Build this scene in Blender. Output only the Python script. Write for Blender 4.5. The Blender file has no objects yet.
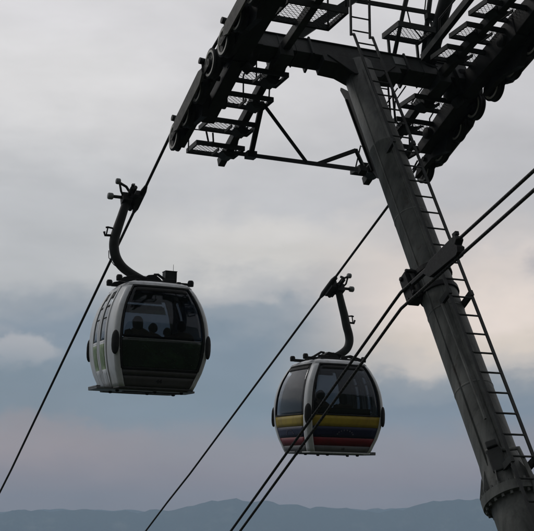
import bpy, bmesh, math, random
from mathutils import Vector, Matrix, noise
random.seed(4)
SC = bpy.context.scene
COL = SC.collection
D2R = math.radians

# ------------------------------------------------------------------ camera
PITCH = math.atan(279.5 / 1207.0)
cam_d = bpy.data.cameras.new('camera')
cam = bpy.data.objects.new('camera', cam_d)
COL.objects.link(cam)
cam.location = (0, 0, 0)
cam.rotation_euler = (math.pi / 2 + PITCH, 0, 0)
cam_d.sensor_fit = 'HORIZONTAL'
cam_d.sensor_width = 36.0
cam_d.lens = 36.0 * 1207.0 / 534.0
cam_d.clip_start = 0.1
cam_d.clip_end = 40000
SC.camera = cam

# ------------------------------------------------------------------ world and sun
SUN_AZ, SUN_EL = D2R(-62), D2R(38)      # azimuth from +Y towards +X
world = bpy.data.worlds.new('World')
SC.world = world
world.use_nodes = True


class NT:
    """small helper to write node trees"""
    def __init__(self, tree):
        self.t = tree
        tree.nodes.clear()

    def n(self, typ, ins=None, **props):
        nd = self.t.nodes.new(typ)
        for k, v in props.items():
            setattr(nd, k, v)
        for k, v in (ins or {}).items():
            sock = nd.inputs[k]
            if isinstance(v, bpy.types.NodeSocket):
                self.t.links.new(v, sock)
            else:
                sock.default_value = v
        return nd

    def math(self, op, a, b=None, c=None, clamp=False):
        ins = {0: a}
        if b is not None:
            ins[1] = b
        if c is not None:
            ins[2] = c
        return self.n('ShaderNodeMath', ins, operation=op, use_clamp=clamp).outputs[0]

    def ramp(self, fac, stops, interp='LINEAR'):
        nd = self.n('ShaderNodeValToRGB', {0: fac})
        cr = nd.color_ramp
        cr.interpolation = interp
        while len(cr.elements) > 1:
            cr.elements.remove(cr.elements[-1])
        cr.elements[0].position = stops[0][0]
        cr.elements[0].color = stops[0][1]
        for p, c in stops[1:]:
            e = cr.elements.new(p)
            e.color = c
        return nd.outputs[0]

    def mix(self, fac, a, b, blend='MIX'):
        nd = self.t.nodes.new('ShaderNodeMix')
        nd.data_type = 'RGBA'
        nd.blend_type = blend
        for i, v in ((0, fac), (6, a), (7, b)):
            if isinstance(v, bpy.types.NodeSocket):
                self.t.links.new(v, nd.inputs[i])
            else:
                nd.inputs[i].default_value = v
        return nd.outputs[2]


def lin(v):
    v /= 255.0
    return v / 12.92 if v <= 0.04045 else ((v + 0.055) / 1.055) ** 2.4


def srgb(r, g, b):
    return (lin(r), lin(g), lin(b), 1.0)


w = NT(world.node_tree)
sky = w.n('ShaderNodeTexSky', sky_type='NISHITA', sun_disc=False, sun_elevation=SUN_EL,
          sun_rotation=SUN_AZ, air_density=1.2, dust_density=3.0)
bg_sky = w.n('ShaderNodeBackground', {'Color': sky.outputs[0], 'Strength': 0.05})
tc = w.n('ShaderNodeTexCoord')
sep = w.n('ShaderNodeSeparateXYZ', {0: tc.outputs['Generated']})
dx, dy, dz = sep.outputs
elev = w.math('MULTIPLY', w.math('ARCSINE', dz), 57.2958)
azim = w.math('MULTIPLY', w.math('ARCTAN2', dx, dy), 57.2958)
# cloud space: clouds are stretched along the horizon
cs = w.n('ShaderNodeCombineXYZ', {0: w.math('MULTIPLY', azim, 0.045), 1: w.math('MULTIPLY', elev, 0.13), 2: 0.37})
n1 = w.n('ShaderNodeTexNoise', {'Vector': cs.outputs[0], 'Scale': 1.6, 'Detail': 8.0, 'Roughness': 0.52, 'Distortion': 0.35})
n2 = w.n('ShaderNodeTexNoise', {'Vector': cs.outputs[0], 'Scale': 4.6, 'Detail': 9.0, 'Roughness': 0.55, 'Distortion': 0.2})
cp = w.n('ShaderNodeCombineXYZ', {0: w.math('MULTIPLY', azim, 0.30), 1: w.math('MULTIPLY', elev, 0.42), 2: 2.1})
n4 = w.n('ShaderNodeTexNoise', {'Vector': cp.outputs[0], 'Scale': 1.5, 'Detail': 9.0, 'Roughness': 0.58, 'Distortion': 0.3})
warp = w.math('MULTIPLY', w.math('SUBTRACT', n1.outputs[0], 0.5), 4.0)
warp2 = w.math('ADD', w.math('MULTIPLY', w.math('SUBTRACT', n2.outputs[0], 0.5), 1.8), w.math('MULTIPLY', w.math('SUBTRACT', n4.outputs[0], 0.5), 2.2))
# the layered band sits lower on the right
e2 = w.math('ADD', w.math('ADD', elev, w.math('MULTIPLY', warp, w.math('MULTIPLY', elev, 0.085, clamp=True))), warp2)
ef = w.math('DIVIDE', e2, 40.0, clamp=True)


def E(d):
    return d / 40.0


left = w.ramp(ef, [(E(0.5), srgb(135, 131, 138)), (E(2.65), srgb(147, 141, 147)), (E(4.4), srgb(160, 151, 152)),
                   (E(5.2), srgb(157, 151, 154)), (E(6.0), srgb(130, 143, 154)), (E(8.0), srgb(127, 142, 154)), (E(10.0), srgb(137, 150, 163)),
                   (E(11.0), srgb(155, 163, 171)), (E(12.8), srgb(190, 192, 193)), (E(16.0), srgb(194, 196, 198)),
                   (E(20.8), srgb(218, 218, 218)), (E(25.0), srgb(218, 218, 220)), (E(40.0), srgb(186, 188, 192))], 'EASE')
mid = w.ramp(ef, [(E(0.5), srgb(135, 131, 138)), (E(2.65), srgb(149, 143, 150)), (E(4.5), srgb(147, 147, 153)),
                  (E(6.5), srgb(126, 143, 156)), (E(9.3), srgb(128, 144, 158)), (E(10.5), srgb(150, 160, 169)), (E(11.4), srgb(186, 187, 188)),
                  (E(13.0), srgb(215, 213, 208)), (E(14.1), srgb(218, 216, 212)), (E(16.2), srgb(195, 196, 198)),
                  (E(20.0), srgb(208, 208, 209)), (E(25.0), srgb(212, 212, 214)), (E(40.0), srgb(186, 188, 192))], 'EASE')
right = w.ramp(ef, [(E(0.5), srgb(135, 131, 138)), (E(2.65), srgb(149, 143, 150)), (E(4.5), srgb(147, 147, 154)),
                    (E(6.2), srgb(131, 144, 158)), (E(7.2), srgb(150, 158, 166)), (E(8.4), srgb(222, 213, 203)), (E(9.3), srgb(236, 223, 208)),
                    (E(10.5), srgb(245, 231, 219)), (E(12.5), srgb(226, 216, 208)), (E(14.5), srgb(203, 199, 197)), (E(16.2), srgb(190, 190, 192)),
                    (E(20.8), srgb(201, 201, 203)), (E(25.0), srgb(206, 206, 208)), (E(40.0), srgb(186, 187, 191))], 'EASE')
aw = w.math('ADD', azim, warp)
f1 = w.n('ShaderNodeMapRange', {0: aw, 1: -10.0, 2: -1.0}, interpolation_type='SMOOTHSTEP').outputs[0]
f2 = w.n('ShaderNodeMapRange', {0: aw, 1: -0.5, 2: 7.5}, interpolation_type='SMOOTHSTEP').outputs[0]
cloud = w.mix(f2, w.mix(f1, left, mid), right)
# soft light and dark billows over the whole cover
n3 = w.n('ShaderNodeTexNoise', {'Vector': cs.outputs[0], 'Scale': 2.3, 'Detail': 7.0, 'Roughness': 0.55, 'Distortion': 0.4})
bill = w.math('ADD', w.math('ADD', w.math('MULTIPLY', w.math('SUBTRACT', n3.outputs[0], 0.5), 0.30), w.math('MULTIPLY', w.math('SUBTRACT', n2.outputs[0], 0.5), 0.20)), 1.02)
cloud = w.mix(1.0, cloud, w.n('ShaderNodeCombineColor', {0: bill, 1: bill, 2: bill}).outputs[0], 'MULTIPLY')


def puff(az, el, sa, su, sd, soft):
    """billow: crisp towards the top (su), fading downwards (sd)"""
    a = w.math('DIVIDE', w.math('SUBTRACT', azim, az), sa)
    de = w.math('SUBTRACT', elev, el)
    e = w.math('ADD', w.math('DIVIDE', w.math('MAXIMUM', de, 0.0), su), w.math('DIVIDE', w.math('MINIMUM', de, 0.0), sd))
    r = w.math('SQRT', w.math('ADD', w.math('MULTIPLY', a, a), w.math('MULTIPLY', e, e)))
    r = w.math('ADD', r, w.math('MULTIPLY', w.math('SUBTRACT', n4.outputs[0], 0.5), 3.0))
    hard = w.n('ShaderNodeMapRange', {0: r, 1: 1.0, 2: 1.0 - soft, 3: 0.0, 4: 1.0}, interpolation_type='SMOOTHSTEP').outputs[0]
    fade = w.n('ShaderNodeMapRange', {0: w.math('DIVIDE', de, sd), 1: -1.1, 2: 0.4}, interpolation_type='SMOOTHSTEP').outputs[0]
    return w.math('MULTIPLY', hard, fade)


cloud = w.mix(w.math('MULTIPLY', puff(-11.6, 9.0, 2.3, 0.85, 1.5, 0.55), 0.85), cloud, srgb(190, 190, 192))
cloud = w.mix(w.math('MULTIPLY', puff(-10.2, 8.75, 1.3, 0.45, 0.9, 0.7), 0.5), cloud, srgb(176, 178, 182))
cloud = w.mix(w.math('MULTIPLY', puff(-13.2, 9.7, 2.0, 0.5, 0.8, 0.6), 0.5), cloud, srgb(172, 175, 180))
cloud = w.mix(w.math('MULTIPLY', puff(12.9, 12.6, 1.2, 1.0, 1.1, 0.95), 0.6), cloud, srgb(158, 160, 170))
gain = w.n('ShaderNodeMapRange', {0: elev, 1: 1.0, 2: 7.0, 3: 1.42, 4: 1.15}).outputs[0]
cloud = w.mix(1.0, cloud, w.n('ShaderNodeCombineColor', {0: w.math('MULTIPLY', gain, w.n('ShaderNodeMapRange', {0: elev, 1: 2.0, 2: 6.0, 3: 1.45, 4: 1.035}).outputs[0]), 1: w.math('MULTIPLY', gain, w.n('ShaderNodeMapRange', {0: elev, 1: 2.0, 2: 6.0, 3: 1.10, 4: 1.01}).outputs[0]), 2: gain}).outputs[0], 'MULTIPLY')
# unseen sky behind the viewpoint dimmed, to darken sides facing the camera
back = w.n('ShaderNodeMapRange', {0: dy, 1: 0.45, 2: -0.55, 3: 1.0, 4: 0.42}, interpolation_type='SMOOTHSTEP').outputs[0]
cloud = w.mix(1.0, cloud, w.n('ShaderNodeCombineColor', {0: back, 1: back, 2: back}).outputs[0], 'MULTIPLY')
bg_cloud = w.n('ShaderNodeBackground', {'Color': cloud, 'Strength': 1.0})
cover = w.n('ShaderNodeMixShader', {0: 0.94, 1: bg_sky.outputs[0], 2: bg_cloud.outputs[0]})
w.n('ShaderNodeOutputWorld', {0: cover.outputs[0]})

sun_d = bpy.data.lights.new('sun', 'SUN')
sun_d.energy = 0.5
sun_d.angle = D2R(14)
sun_d.color = (1.0, 0.96, 0.9)
sun = bpy.data.objects.new('sun', sun_d)
COL.objects.link(sun)
sdir = Vector((math.sin(SUN_AZ) * math.cos(SUN_EL), math.cos(SUN_AZ) * math.cos(SUN_EL), math.sin(SUN_EL)))
sun.rotation_euler = sdir.to_track_quat('Z', 'Y').to_euler()
sun.location = (0, 0, 60)

SC.view_settings.view_transform = 'Standard'
SC.view_settings.look = 'None'
SC.view_settings.exposure = 0.0
SC.view_settings.gamma = 1.0
SC.view_settings.use_curve_mapping = False
SC.render.engine = 'CYCLES'
SC.cycles.use_denoising = True
SC.cycles.max_bounces = 8
SC.cycles.transparent_max_bounces = 24
SC.cycles.volume_bounces = 1

# ------------------------------------------------------------------ frame of the lift line
# O: centre of the crossarm; H downhill (horizontal), C across the line, Z up; M along the leaning mast, L square to it
O = Vector((1.5236, 19.5674, 8.1298))
H = Vector((-0.38937, 0.92108, 0.0))
C = Vector((0.92108, 0.38937, 0.0))
Z = Vector((0, 0, 1))
TILT = D2R(28.9)
M = H * math.sin(TILT) + Z * math.cos(TILT)
L = H * math.cos(TILT) - Z * math.sin(TILT)


def P(h, c, z):
    return O + H * h + C * c + Z * z


def T(l, c, m):
    return O + L * l + C * c + M * m


# ------------------------------------------------------------------ materials
def principled(name, build):
    m = bpy.data.materials.new(name)
    m.use_nodes = True
    t = NT(m.node_tree)
    b = t.n('ShaderNodeBsdfPrincipled')
    t.n('ShaderNodeOutputMaterial', {0: b.outputs[0]})
    build(t, b)
    return m


def link(t, a, b):
    t.t.links.new(a, b)


def worn(name, c1, c2, scale=3.0, rough=0.6, metal=0.0, stretch=(1, 1, 1), bump=0.15, fine=40.0, lo=0.38, hi=0.66, spec=0.25):
    def build(t, b):
        co = t.n('ShaderNodeTexCoord').outputs['Object']
        mp = t.n('ShaderNodeMapping', {0: co, 3: stretch}).outputs[0]
        a = t.n('ShaderNodeTexNoise', {'Vector': mp, 'Scale': scale, 'Detail': 8.0, 'Roughness': 0.65, 'Distortion': 0.5}).outputs[0]
        f = t.n('ShaderNodeTexNoise', {'Vector': co, 'Scale': fine, 'Detail': 4.0}).outputs[0]
        k = t.n('ShaderNodeMapRange', {0: a, 1: lo, 2: hi}).outputs[0]
        col = t.mix(k, (*c1, 1), (*c2, 1))
        link(t, col, b.inputs['Base Color'])
        r = t.math('ADD', t.math('MULTIPLY', f, 0.3), rough - 0.15, clamp=True)
        link(t, r, b.inputs['Roughness'])
        b.inputs['Metallic'].default_value = metal
        b.inputs['Specular IOR Level'].default_value = spec
        bp = t.n('ShaderNodeBump', {'Height': f, 'Strength': bump, 'Distance': 0.01})
        link(t, bp.outputs[0], b.inputs['Normal'])
    return principled(name, build)


MAT = {}
MAT['mast'] = worn('mast_paint', (0.150, 0.155, 0.146), (0.060, 0.063, 0.059), 1.5, 0.62, 0.0, (3, 3, 0.6), 0.3, 30, 0.36, 0.66)
def rusty(m, amount, sc, stretch):
    """rust and grime patches over an existing worn paint"""
    t = NT.__new__(NT)
    t.t = m.node_tree
    b = next(n for n in t.t.nodes if n.type == 'BSDF_PRINCIPLED')
    old = b.inputs['Base Color'].links[0].from_socket
    co = t.n('ShaderNodeTexCoord').outputs['Object']
    mp = t.n('ShaderNodeMapping', {0: co, 3: stretch}).outputs[0]
    a = t.n('ShaderNodeTexNoise', {'Vector': mp, 'Scale': sc, 'Detail': 10.0, 'Roughness': 0.7}).outputs[0]
    k = t.math('MULTIPLY', t.n('ShaderNodeMapRange', {0: a, 1: 0.60, 2: 0.70}).outputs[0], amount)
    link(t, t.mix(k, old, (0.050, 0.030, 0.020, 1)), b.inputs['Base Color'])


rusty(MAT['mast'], 0.75, 2.6, (1.6, 1.6, 0.7))
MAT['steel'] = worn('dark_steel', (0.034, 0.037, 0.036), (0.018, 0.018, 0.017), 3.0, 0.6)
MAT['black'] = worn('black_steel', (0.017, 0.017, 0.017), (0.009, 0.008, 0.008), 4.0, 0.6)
MAT['rim'] = worn('worn_rim', (0.60, 0.58, 0.54), (0.34, 0.32, 0.29), 7.0, 0.5)
MAT['link'] = worn('worn_link', (0.11, 0.105, 0.092), (0.045, 0.042, 0.038), 5.0, 0.6)
MAT['rubber'] = worn('black_rubber', (0.014, 0.014, 0.014), (0.022, 0.021, 0.02), 9.0, 0.7)
MAT['rope'] = worn('greased_rope', (0.036, 0.034, 0.032), (0.055, 0.052, 0.048), 20.0, 0.55, 0.3)
def rope_lay(m):
    t = NT.__new__(NT)
    t.t = m.node_tree
    b = next(n for n in t.t.nodes if n.type == 'BSDF_PRINCIPLED')
    old = b.inputs['Base Color'].links[0].from_socket
    co = t.n('ShaderNodeTexCoord').outputs['Object']
    u = t.n('ShaderNodeVectorMath', {0: co, 1: H + C * 0.9 + Z * 0.55}, operation='DOT_PRODUCT').outputs['Value']
    wv = t.math('MULTIPLY_ADD', t.math('SINE', t.math('MULTIPLY', u, 2 * math.pi / 0.055)), 0.5, 0.5)
    link(t, t.mix(wv, (0.022, 0.021, 0.020, 1), old), b.inputs['Base Color'])
    link(t, t.n('ShaderNodeBump', {'Height': wv, 'Strength': 0.45, 'Distance': 0.006}).outputs[0], b.inputs['Normal'])


rope_lay(MAT['rope'])
MAT['galv'] = worn('galvanised_plate', (0.20, 0.21, 0.21), (0.13, 0.135, 0.135), 5.0, 0.6)
MAT['shell'] = worn('cabin_paint', (0.62, 0.64, 0.66), (0.40, 0.40, 0.39), 3.2, 0.38, 0.0, (1.6, 1.6, 0.35), 0.04, 60, 0.42, 0.80, 0.4)
MAT['liner'] = worn('cabin_liner', (0.12, 0.12, 0.125), (0.09, 0.09, 0.095), 3.0, 0.7)
MAT['seat'] = worn('seat_plastic', (0.03, 0.03, 0.033), (0.02, 0.02, 0.022), 6.0, 0.6)
MAT['greypanel'] = worn('grey_panel', (0.16, 0.165, 0.17), (0.12, 0.12, 0.125), 3.0, 0.5)
MAT['darkgreypanel'] = worn('dark_grey_panel', (0.075, 0.075, 0.075), (0.055, 0.053, 0.05), 3.0, 0.5)
MAT['darkgreen'] = worn('dark_green_film', (0.008, 0.015, 0.009), (0.018, 0.042, 0.018), 2.6, 0.22, 0, (1, 1, 1.6), 0.01, 60, 0.48, 0.72, 0.5)
MAT['lightgreen'] = worn('grass_print', (0.12, 0.20, 0.07), (0.27, 0.33, 0.21), 9.0, 0.5, 0, (1, 1, 0.35), 0.02)
MAT['yellow'] = worn('yellow_stripe', (0.38, 0.28, 0.028), (0.27, 0.19, 0.026), 4.0, 0.45, 0, (1, 1, 1), 0.02)
MAT['blue'] = worn('blue_stripe', (0.018, 0.021, 0.055), (0.014, 0.015, 0.04), 2.0, 0.45, 0, (1, 1, 1), 0.02)
MAT['red'] = worn('red_stripe', (0.19, 0.018, 0.023), (0.14, 0.016, 0.019), 2.0, 0.45, 0, (1, 1, 1), 0.02)
MAT['star'] = worn('star_white', (0.15, 0.15, 0.19), (0.10, 0.10, 0.13), 5.0, 0.5)
MAT['lettering'] = worn('lettering', (0.012, 0.012, 0.012), (0.018, 0.018, 0.018), 5.0, 0.6)
MAT['concrete'] = worn('concrete', (0.33, 0.32, 0.30), (0.24, 0.23, 0.22), 2.0, 0.85)
MAT['skin'] = worn('skin', (0.30, 0.17, 0.11), (0.26, 0.14, 0.09), 5.0, 0.55, 0, (1, 1, 1), 0.02)
MAT['hair'] = worn('dark_hair', (0.010, 0.008, 0.007), (0.016, 0.013, 0.01), 14.0, 0.5)
MAT['redcloth'] = worn('red_cloth', (0.20, 0.022, 0.025), (0.14, 0.016, 0.02), 6.0, 0.85)
MAT['greycloth'] = worn('grey_cloth', (0.09, 0.09, 0.10), (0.06, 0.06, 0.07), 6.0, 0.85)
MAT['darkcloth'] = worn('dark_cloth', (0.022, 0.022, 0.028), (0.03, 0.03, 0.036), 6.0, 0.85)
MAT['jeans'] = worn('jeans', (0.03, 0.04, 0.075), (0.02, 0.028, 0.05), 8.0, 0.85)


def glass(name, tint, rough=0.02, dirt=0.10, haze=None):
    m = bpy.data.materials.new(name)
    m.use_nodes = True
    t = NT(m.node_tree)
    co = t.n('ShaderNodeTexCoord').outputs['Object']
    nz = t.n('ShaderNodeTexNoise', {'Vector': co, 'Scale': 2.5, 'Detail': 6.0}).outputs[0]
    tr = t.n('ShaderNodeBsdfTransparent', {0: (*tint, 1)})
    gl = t.n('ShaderNodeBsdfGlossy', {0: (0.9, 0.92, 0.95, 1), 'Roughness': rough})
    df = t.n('ShaderNodeBsdfDiffuse', {0: (*(haze or [0.16 * v for v in tint]), 1)})
    fr = t.n('ShaderNodeFresnel', {0: 1.45})
    a = t.n('ShaderNodeMixShader', {0: t.math('MULTIPLY', nz, dirt), 1: tr.outputs[0], 2: df.outputs[0]})
    b = t.n('ShaderNodeMixShader', {0: fr.outputs[0], 1: a.outputs[0], 2: gl.outputs[0]})
    t.n('ShaderNodeOutputMaterial', {0: b.outputs[0]})
    return m


MAT['glass'] = glass('tinted_glass', (0.51, 0.54, 0.57), 0.02, 0.06)
MAT['greenglass'] = glass('green_tint', (0.42, 0.60, 0.42), 0.05, 1.1, (0.09, 0.17, 0.08))


# ------------------------------------------------------------------ mesh builder
class MB:
    def __init__(self):
        self.v, self.f, self.mi, self.sm = [], [], [], []

    def add(self, vs, fs, mi=0, smooth=False):
        o = len(self.v)
        self.v += [Vector(p) for p in vs]
        for f in fs:
            self.f.append([o + i for i in f])
            self.mi.append(mi)
            self.sm.append(smooth)
        return self

    def box(self, c, ax, ay, az, mi=0):
        """centre and three half-axis vectors"""
        c = Vector(c)
        vs = [c + ax * i + ay * j + az * k for i in (-1, 1) for j in (-1, 1) for k in (-1, 1)]
        fs = [(0, 1, 3, 2), (4, 6, 7, 5), (0, 4, 5, 1), (2, 3, 7, 6), (0, 2, 6, 4), (1, 5, 7, 3)]
        if ax.cross(ay).dot(az) < 0:
            fs = [tuple(reversed(f)) for f in fs]
        return self.add(vs, fs, mi)

    def bar(self, p, q, wd, ht, up=Z, mi=0):
        """box beam from p to q; wd across, ht along up"""
        p, q = Vector(p), Vector(q)
        d = q - p
        x = d.normalized()
        s = x.cross(up)
        if s.length < 1e-5:
            s = x.cross(C)
        s.normalize()
        u = s.cross(x)
        return self.box((p + q) / 2, d / 2, s * (wd / 2), u * (ht / 2), mi)

    def tube(self, pts, r, n=10, mi=0, smooth=True, caps=True):
        pts = [Vector(p) for p in pts]
        rs = r if isinstance(r, (list, tuple)) else [r] * len(pts)
        rings, ref = [], None
        for i, p in enumerate(pts):
            a = pts[max(i - 1, 0)]
            b = pts[min(i + 1, len(pts) - 1)]
            d = (b - a).normalized()
            if ref is None:
                ref = d.cross(Vector((0.31, 0.17, 0.93)))
                if ref.length < 1e-3:
                    ref = d.cross(Vector((1, 0, 0)))
            ref = (ref - d * ref.dot(d)).normalized()
            s = d.cross(ref)
            rings.append([p + (ref * math.cos(2 * math.pi * k / n) + s * math.sin(2 * math.pi * k / n)) * rs[i] for k in range(n)])
        vs = [v for rg in rings for v in rg]
        fs = []
        for i in range(len(pts) - 1):
            for k in range(n):
                k2 = (k + 1) % n
                fs.append((i * n + k, i * n + k2, (i + 1) * n + k2, (i + 1) * n + k))
        self.add(vs, fs, mi, smooth)
        if caps:
            self.add(rings[0], [tuple(reversed(range(n)))], mi)
            self.add(rings[-1], [tuple(range(n))], mi)
        return self

    def lathe(self, prof, org, axis, n=24, mi=0, smooth=True):
        """prof: list of (radius, along axis)"""
        org, axis = Vector(org), Vector(axis).normalized()
        a = axis.orthogonal().normalized()
        b = axis.cross(a)
        for (r0, h0), (r1, h1) in zip(prof[:-1], prof[1:]):
            vs, fs = [], []
            for k in range(n):
                t = 2 * math.pi * k / n
                dr = a * math.cos(t) + b * math.sin(t)
                vs += [org + axis * h0 + dr * r0, org + axis * h1 + dr * r1]
            for k in range(n):
                k2 = (k + 1) % n
                fs.append((2 * k, 2 * k2, 2 * k2 + 1, 2 * k + 1))
            self.add(vs, fs, mi, smooth)
        return self

    def prism(self, poly, thick, mi=0):
        """convex or simple polygon (list of points) extruded by +-thick/2 vector"""
        th = Vector(thick) / 2
        n = len(poly)
        vs = [Vector(p) - th for p in poly] + [Vector(p) + th for p in poly]
        fs = [tuple(reversed(range(n))), tuple(range(n, 2 * n))]
        fs += [(k, (k + 1) % n, n + (k + 1) % n, n + k) for k in range(n)]
        return self.add(vs, fs, mi)

    def ball(self, c, rx, ry, rz, n=14, mi=0):
        """rx, ry, rz are half-axis vectors"""
        c = Vector(c)
        vs, fs = [], []
        m = n // 2
        for i in range(m + 1):
            th = math.pi * i / m
            for k in range(n):
                ph = 2 * math.pi * k / n
                vs.append(c + rx * (math.sin(th) * math.cos(ph)) + ry * (math.sin(th) * math.sin(ph)) + rz * math.cos(th))
        for i in range(m):
            for k in range(n):
                k2 = (k + 1) % n
                fs.append((i * n + k, (i + 1) * n + k, (i + 1) * n + k2, i * n + k2))
        return self.add(vs, fs, mi, True)

    def build(self, name, mats, parent=None, origin=None, bevel=0.0):
        """world-space geometry; the object's origin is put at origin"""
        if not isinstance(mats, (list, tuple)):
            mats = [mats]
        og = Vector(origin) if origin is not None else Vector((0, 0, 0))
        me = bpy.data.meshes.new(name)
        me.from_pydata([tuple(p - og) for p in self.v], [], self.f)
        bm = bmesh.new()
        bm.from_mesh(me)
        for f, mi, sm in zip(bm.faces, self.mi, self.sm):
            f.material_index = mi
            f.smooth = sm
        bmesh.ops.remove_doubles(bm, verts=bm.verts, dist=1e-5)
        bmesh.ops.recalc_face_normals(bm, faces=bm.faces)
        bm.to_mesh(me)
        bm.free()
        for m in mats:
            me.materials.append(MAT[m])
        o = bpy.data.objects.new(name, me)
        COL.objects.link(o)
        if bevel:
            md = o.modifiers.new('bevel', 'BEVEL')
            md.width = bevel
            md.segments = 2
            md.limit_method = 'ANGLE'
            md.angle_limit = D2R(50)
        attach(o, parent, og)
        return o


WLOC = {}


def attach(o, parent, wloc):
    WLOC[o.name] = Vector(wloc)
    if parent is not None:
        o.parent = parent
        o.location = Vector(wloc) - WLOC[parent.name]
    else:
        o.location = wloc


def empty(name, loc, label, cat, group=None):
    o = bpy.data.objects.new(name, None)
    COL.objects.link(o)
    o.empty_display_size = 0.3
    o.location = loc
    WLOC[o.name] = Vector(loc)
    return tag(o, label, cat, group)


def tag(o, label, cat, group=None):
    o['label'] = label
    o['category'] = cat
    if group:
        o['group'] = group
    return o


def copy_part(o, parent, wloc):
    c = o.copy()
    COL.objects.link(c)
    attach(c, parent, wloc)
    return c


# ------------------------------------------------------------------ terrain and far mountains
def ground_z(p):
    """height of the hillside; p in world xy, camera at 0"""
    d = Vector((p[0], p[1], 0))
    h = d.dot(H)
    c = d.dot(C)
    if h > 0:
        z = -0.40 * h
        if h > 1300:
            z = -520 - 90 * (1 - math.exp(-(h - 1300) / 300.0))
    else:
        z = 240 * (1 - math.exp(0.50 * h / 240.0))  # unseen rise behind the viewpoint, made steep to block sky light
    far = min(1.0, max(0.0, (d.length - 14) / 160.0))
    z += far * 9.0 * noise.fractal(Vector((p[0] / 150.0, p[1] / 150.0, 1.3)), 1.0, 2.0, 5)
    z += 0.25 * noise.noise(Vector((p[0] / 4.0, p[1] / 4.0, 0.2))) * min(1, d.length / 6)
    return z - 1.65


def mat_forest(name, c1, c2, c3, sc):
    def build(t, b):
        co = t.n('ShaderNodeTexCoord').outputs['Object']
        a = t.n('ShaderNodeTexNoise', {'Vector': co, 'Scale': sc, 'Detail': 9.0, 'Roughness': 0.65}).outputs[0]
        k = t.n('ShaderNodeTexNoise', {'Vector': co, 'Scale': sc * 0.08, 'Detail': 5.0}).outputs[0]
        col = t.ramp(a, [(0.35, (*c1, 1)), (0.55, (*c2, 1)), (0.72, (*c3, 1))])
        col = t.mix(t.n('ShaderNodeMapRange', {0: k, 1: 0.45, 2: 0.65}).outputs[0], col, (*c2, 1))
        link(t, col, b.inputs['Base Color'])
        b.inputs['Roughness'].default_value = 0.9
        bp = t.n('ShaderNodeBump', {'Height': a, 'Strength': 0.6, 'Distance': 1.0 / sc})
        link(t, bp.outputs[0], b.inputs['Normal'])
    return principled(name, build)


MAT['hill'] = mat_forest('hillside_grass', (0.022, 0.030, 0.014), (0.045, 0.055, 0.025), (0.085, 0.075, 0.045), 0.6)
MAT['mountain'] = mat_forest('mountain_forest', (0.010, 0.017, 0.010), (0.035, 0.045, 0.025), (0.26, 0.24, 0.19), 0.008)

mb = MB()
radii = [0.0] + [3.0 * 1.16 ** i for i in range(0, 53)]
radii = [r for r in radii if r < 7400] + [7400]
NA = 120
vs, fs = [], []
for r in radii:
    for k in range(NA):
        a = 2 * math.pi * k / NA
        x, y = r * math.sin(a), r * math.cos(a)
        vs.append((x, y, ground_z((x, y))))
for i in range(len(radii) - 1):
    for k in range(NA):
        k2 = (k + 1) % NA
        fs.append((i * NA + k, i * NA + k2, (i + 1) * NA + k2, (i + 1) * NA + k))
mb.add(vs, fs, 0, True)
ter = mb.build('terrain', 'hill')
ter['kind'] = 'structure'


def ridge(name, R, prof, depth, seed, ext):
    """mountain range: a crest on an arc at distance R whose height follows prof (azimuth deg -> elevation deg)"""
    m = MB()
    n, rows = 420, 26
    vs, fs = [], []
    a0, a1 = prof[0][0], prof[-1][0]
    for i in range(n + 1):
        az = a0 + (a1 - a0) * i / n
        for (p0, e0), (p1, e1) in zip(prof[:-1], prof[1:]):
            if p0 <= az <= p1:
                f = (az - p0) / (p1 - p0)
                f = f * f * (3 - 2 * f)
                el = e0 + (e1 - e0) * f
                break
        crest = R * math.tan(D2R(el))
        for j in range(rows + 1):
            f = j / rows * 2 - 1                       # -1 near foot, 0 crest, 1 far foot
            rr = R + f * depth
            x, y = rr * math.sin(D2R(az)), rr * math.cos(D2R(az))
            s = 1 - abs(f) ** 0.85
            z = -640 + (crest + 640) * s
            q = Vector((x / 700.0 + seed, y / 700.0, 0.0))
            z += 190 * (1 - abs(2 * s - 1)) * (0.5 - abs(noise.fractal(q, 0.8, 2.1, 6)) * 1.3)
            z += 13.0 * noise.fractal(q * 9, 0.75, 2.1, 5) * min(1, s * 1.4)
            vs.append((x, y, z))
    for i in range(n):
        for j in range(rows):
            a = i * (rows + 1) + j
            fs.append((a, a + rows + 1, a + rows + 2, a + 1))
    m.add(vs, fs, 0, True)
    o = m.build(name, 'mountain')
    o['kind'] = 'structure'
    return o


def px_prof(pts):
    out = []
    for x, y in pts:
        dxp = x - 267.0
        f_, u_ = 1207.0, 265.5 - y
        yy = f_ * math.cos(PITCH) - u_ * math.sin(PITCH)
        zz = f_ * math.sin(PITCH) + u_ * math.cos(PITCH)
        out.append((math.degrees(math.atan2(dxp, yy)), math.degrees(math.atan2(zz, math.hypot(dxp, yy)))))
    return out


near = px_prof([(-40, 516), (0, 514), (20, 511.5), (60, 511), (90, 509.5), (110, 510.5), (135, 512), (160, 509.5), (200, 504),
                (235, 499.5), (255, 501.5), (267, 501), (287, 506), (302, 505), (327, 507.5), (342, 509), (362, 512), (385, 513),
                (400, 509), (417, 505), (447, 501), (482, 499), (520, 500), (570, 506)])
ridge('hills', 5200, [(-60, 0.9), (-35, 1.6)] + near + [(24, 1.2), (45, 1.9), (60, 0.8)], 1500, 3.7, 0)
far = px_prof([(-20, 512), (60, 509.5), (120, 510), (200, 511), (300, 508), (350, 509), (375, 508.5), (400, 508), (440, 509), (540, 508)])
ridge('mountains', 6600, [(-60, 1.3), (-30, 1.8)] + far + [(30, 1.4), (60, 1.2)], 700, 9.1, 0)

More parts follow.
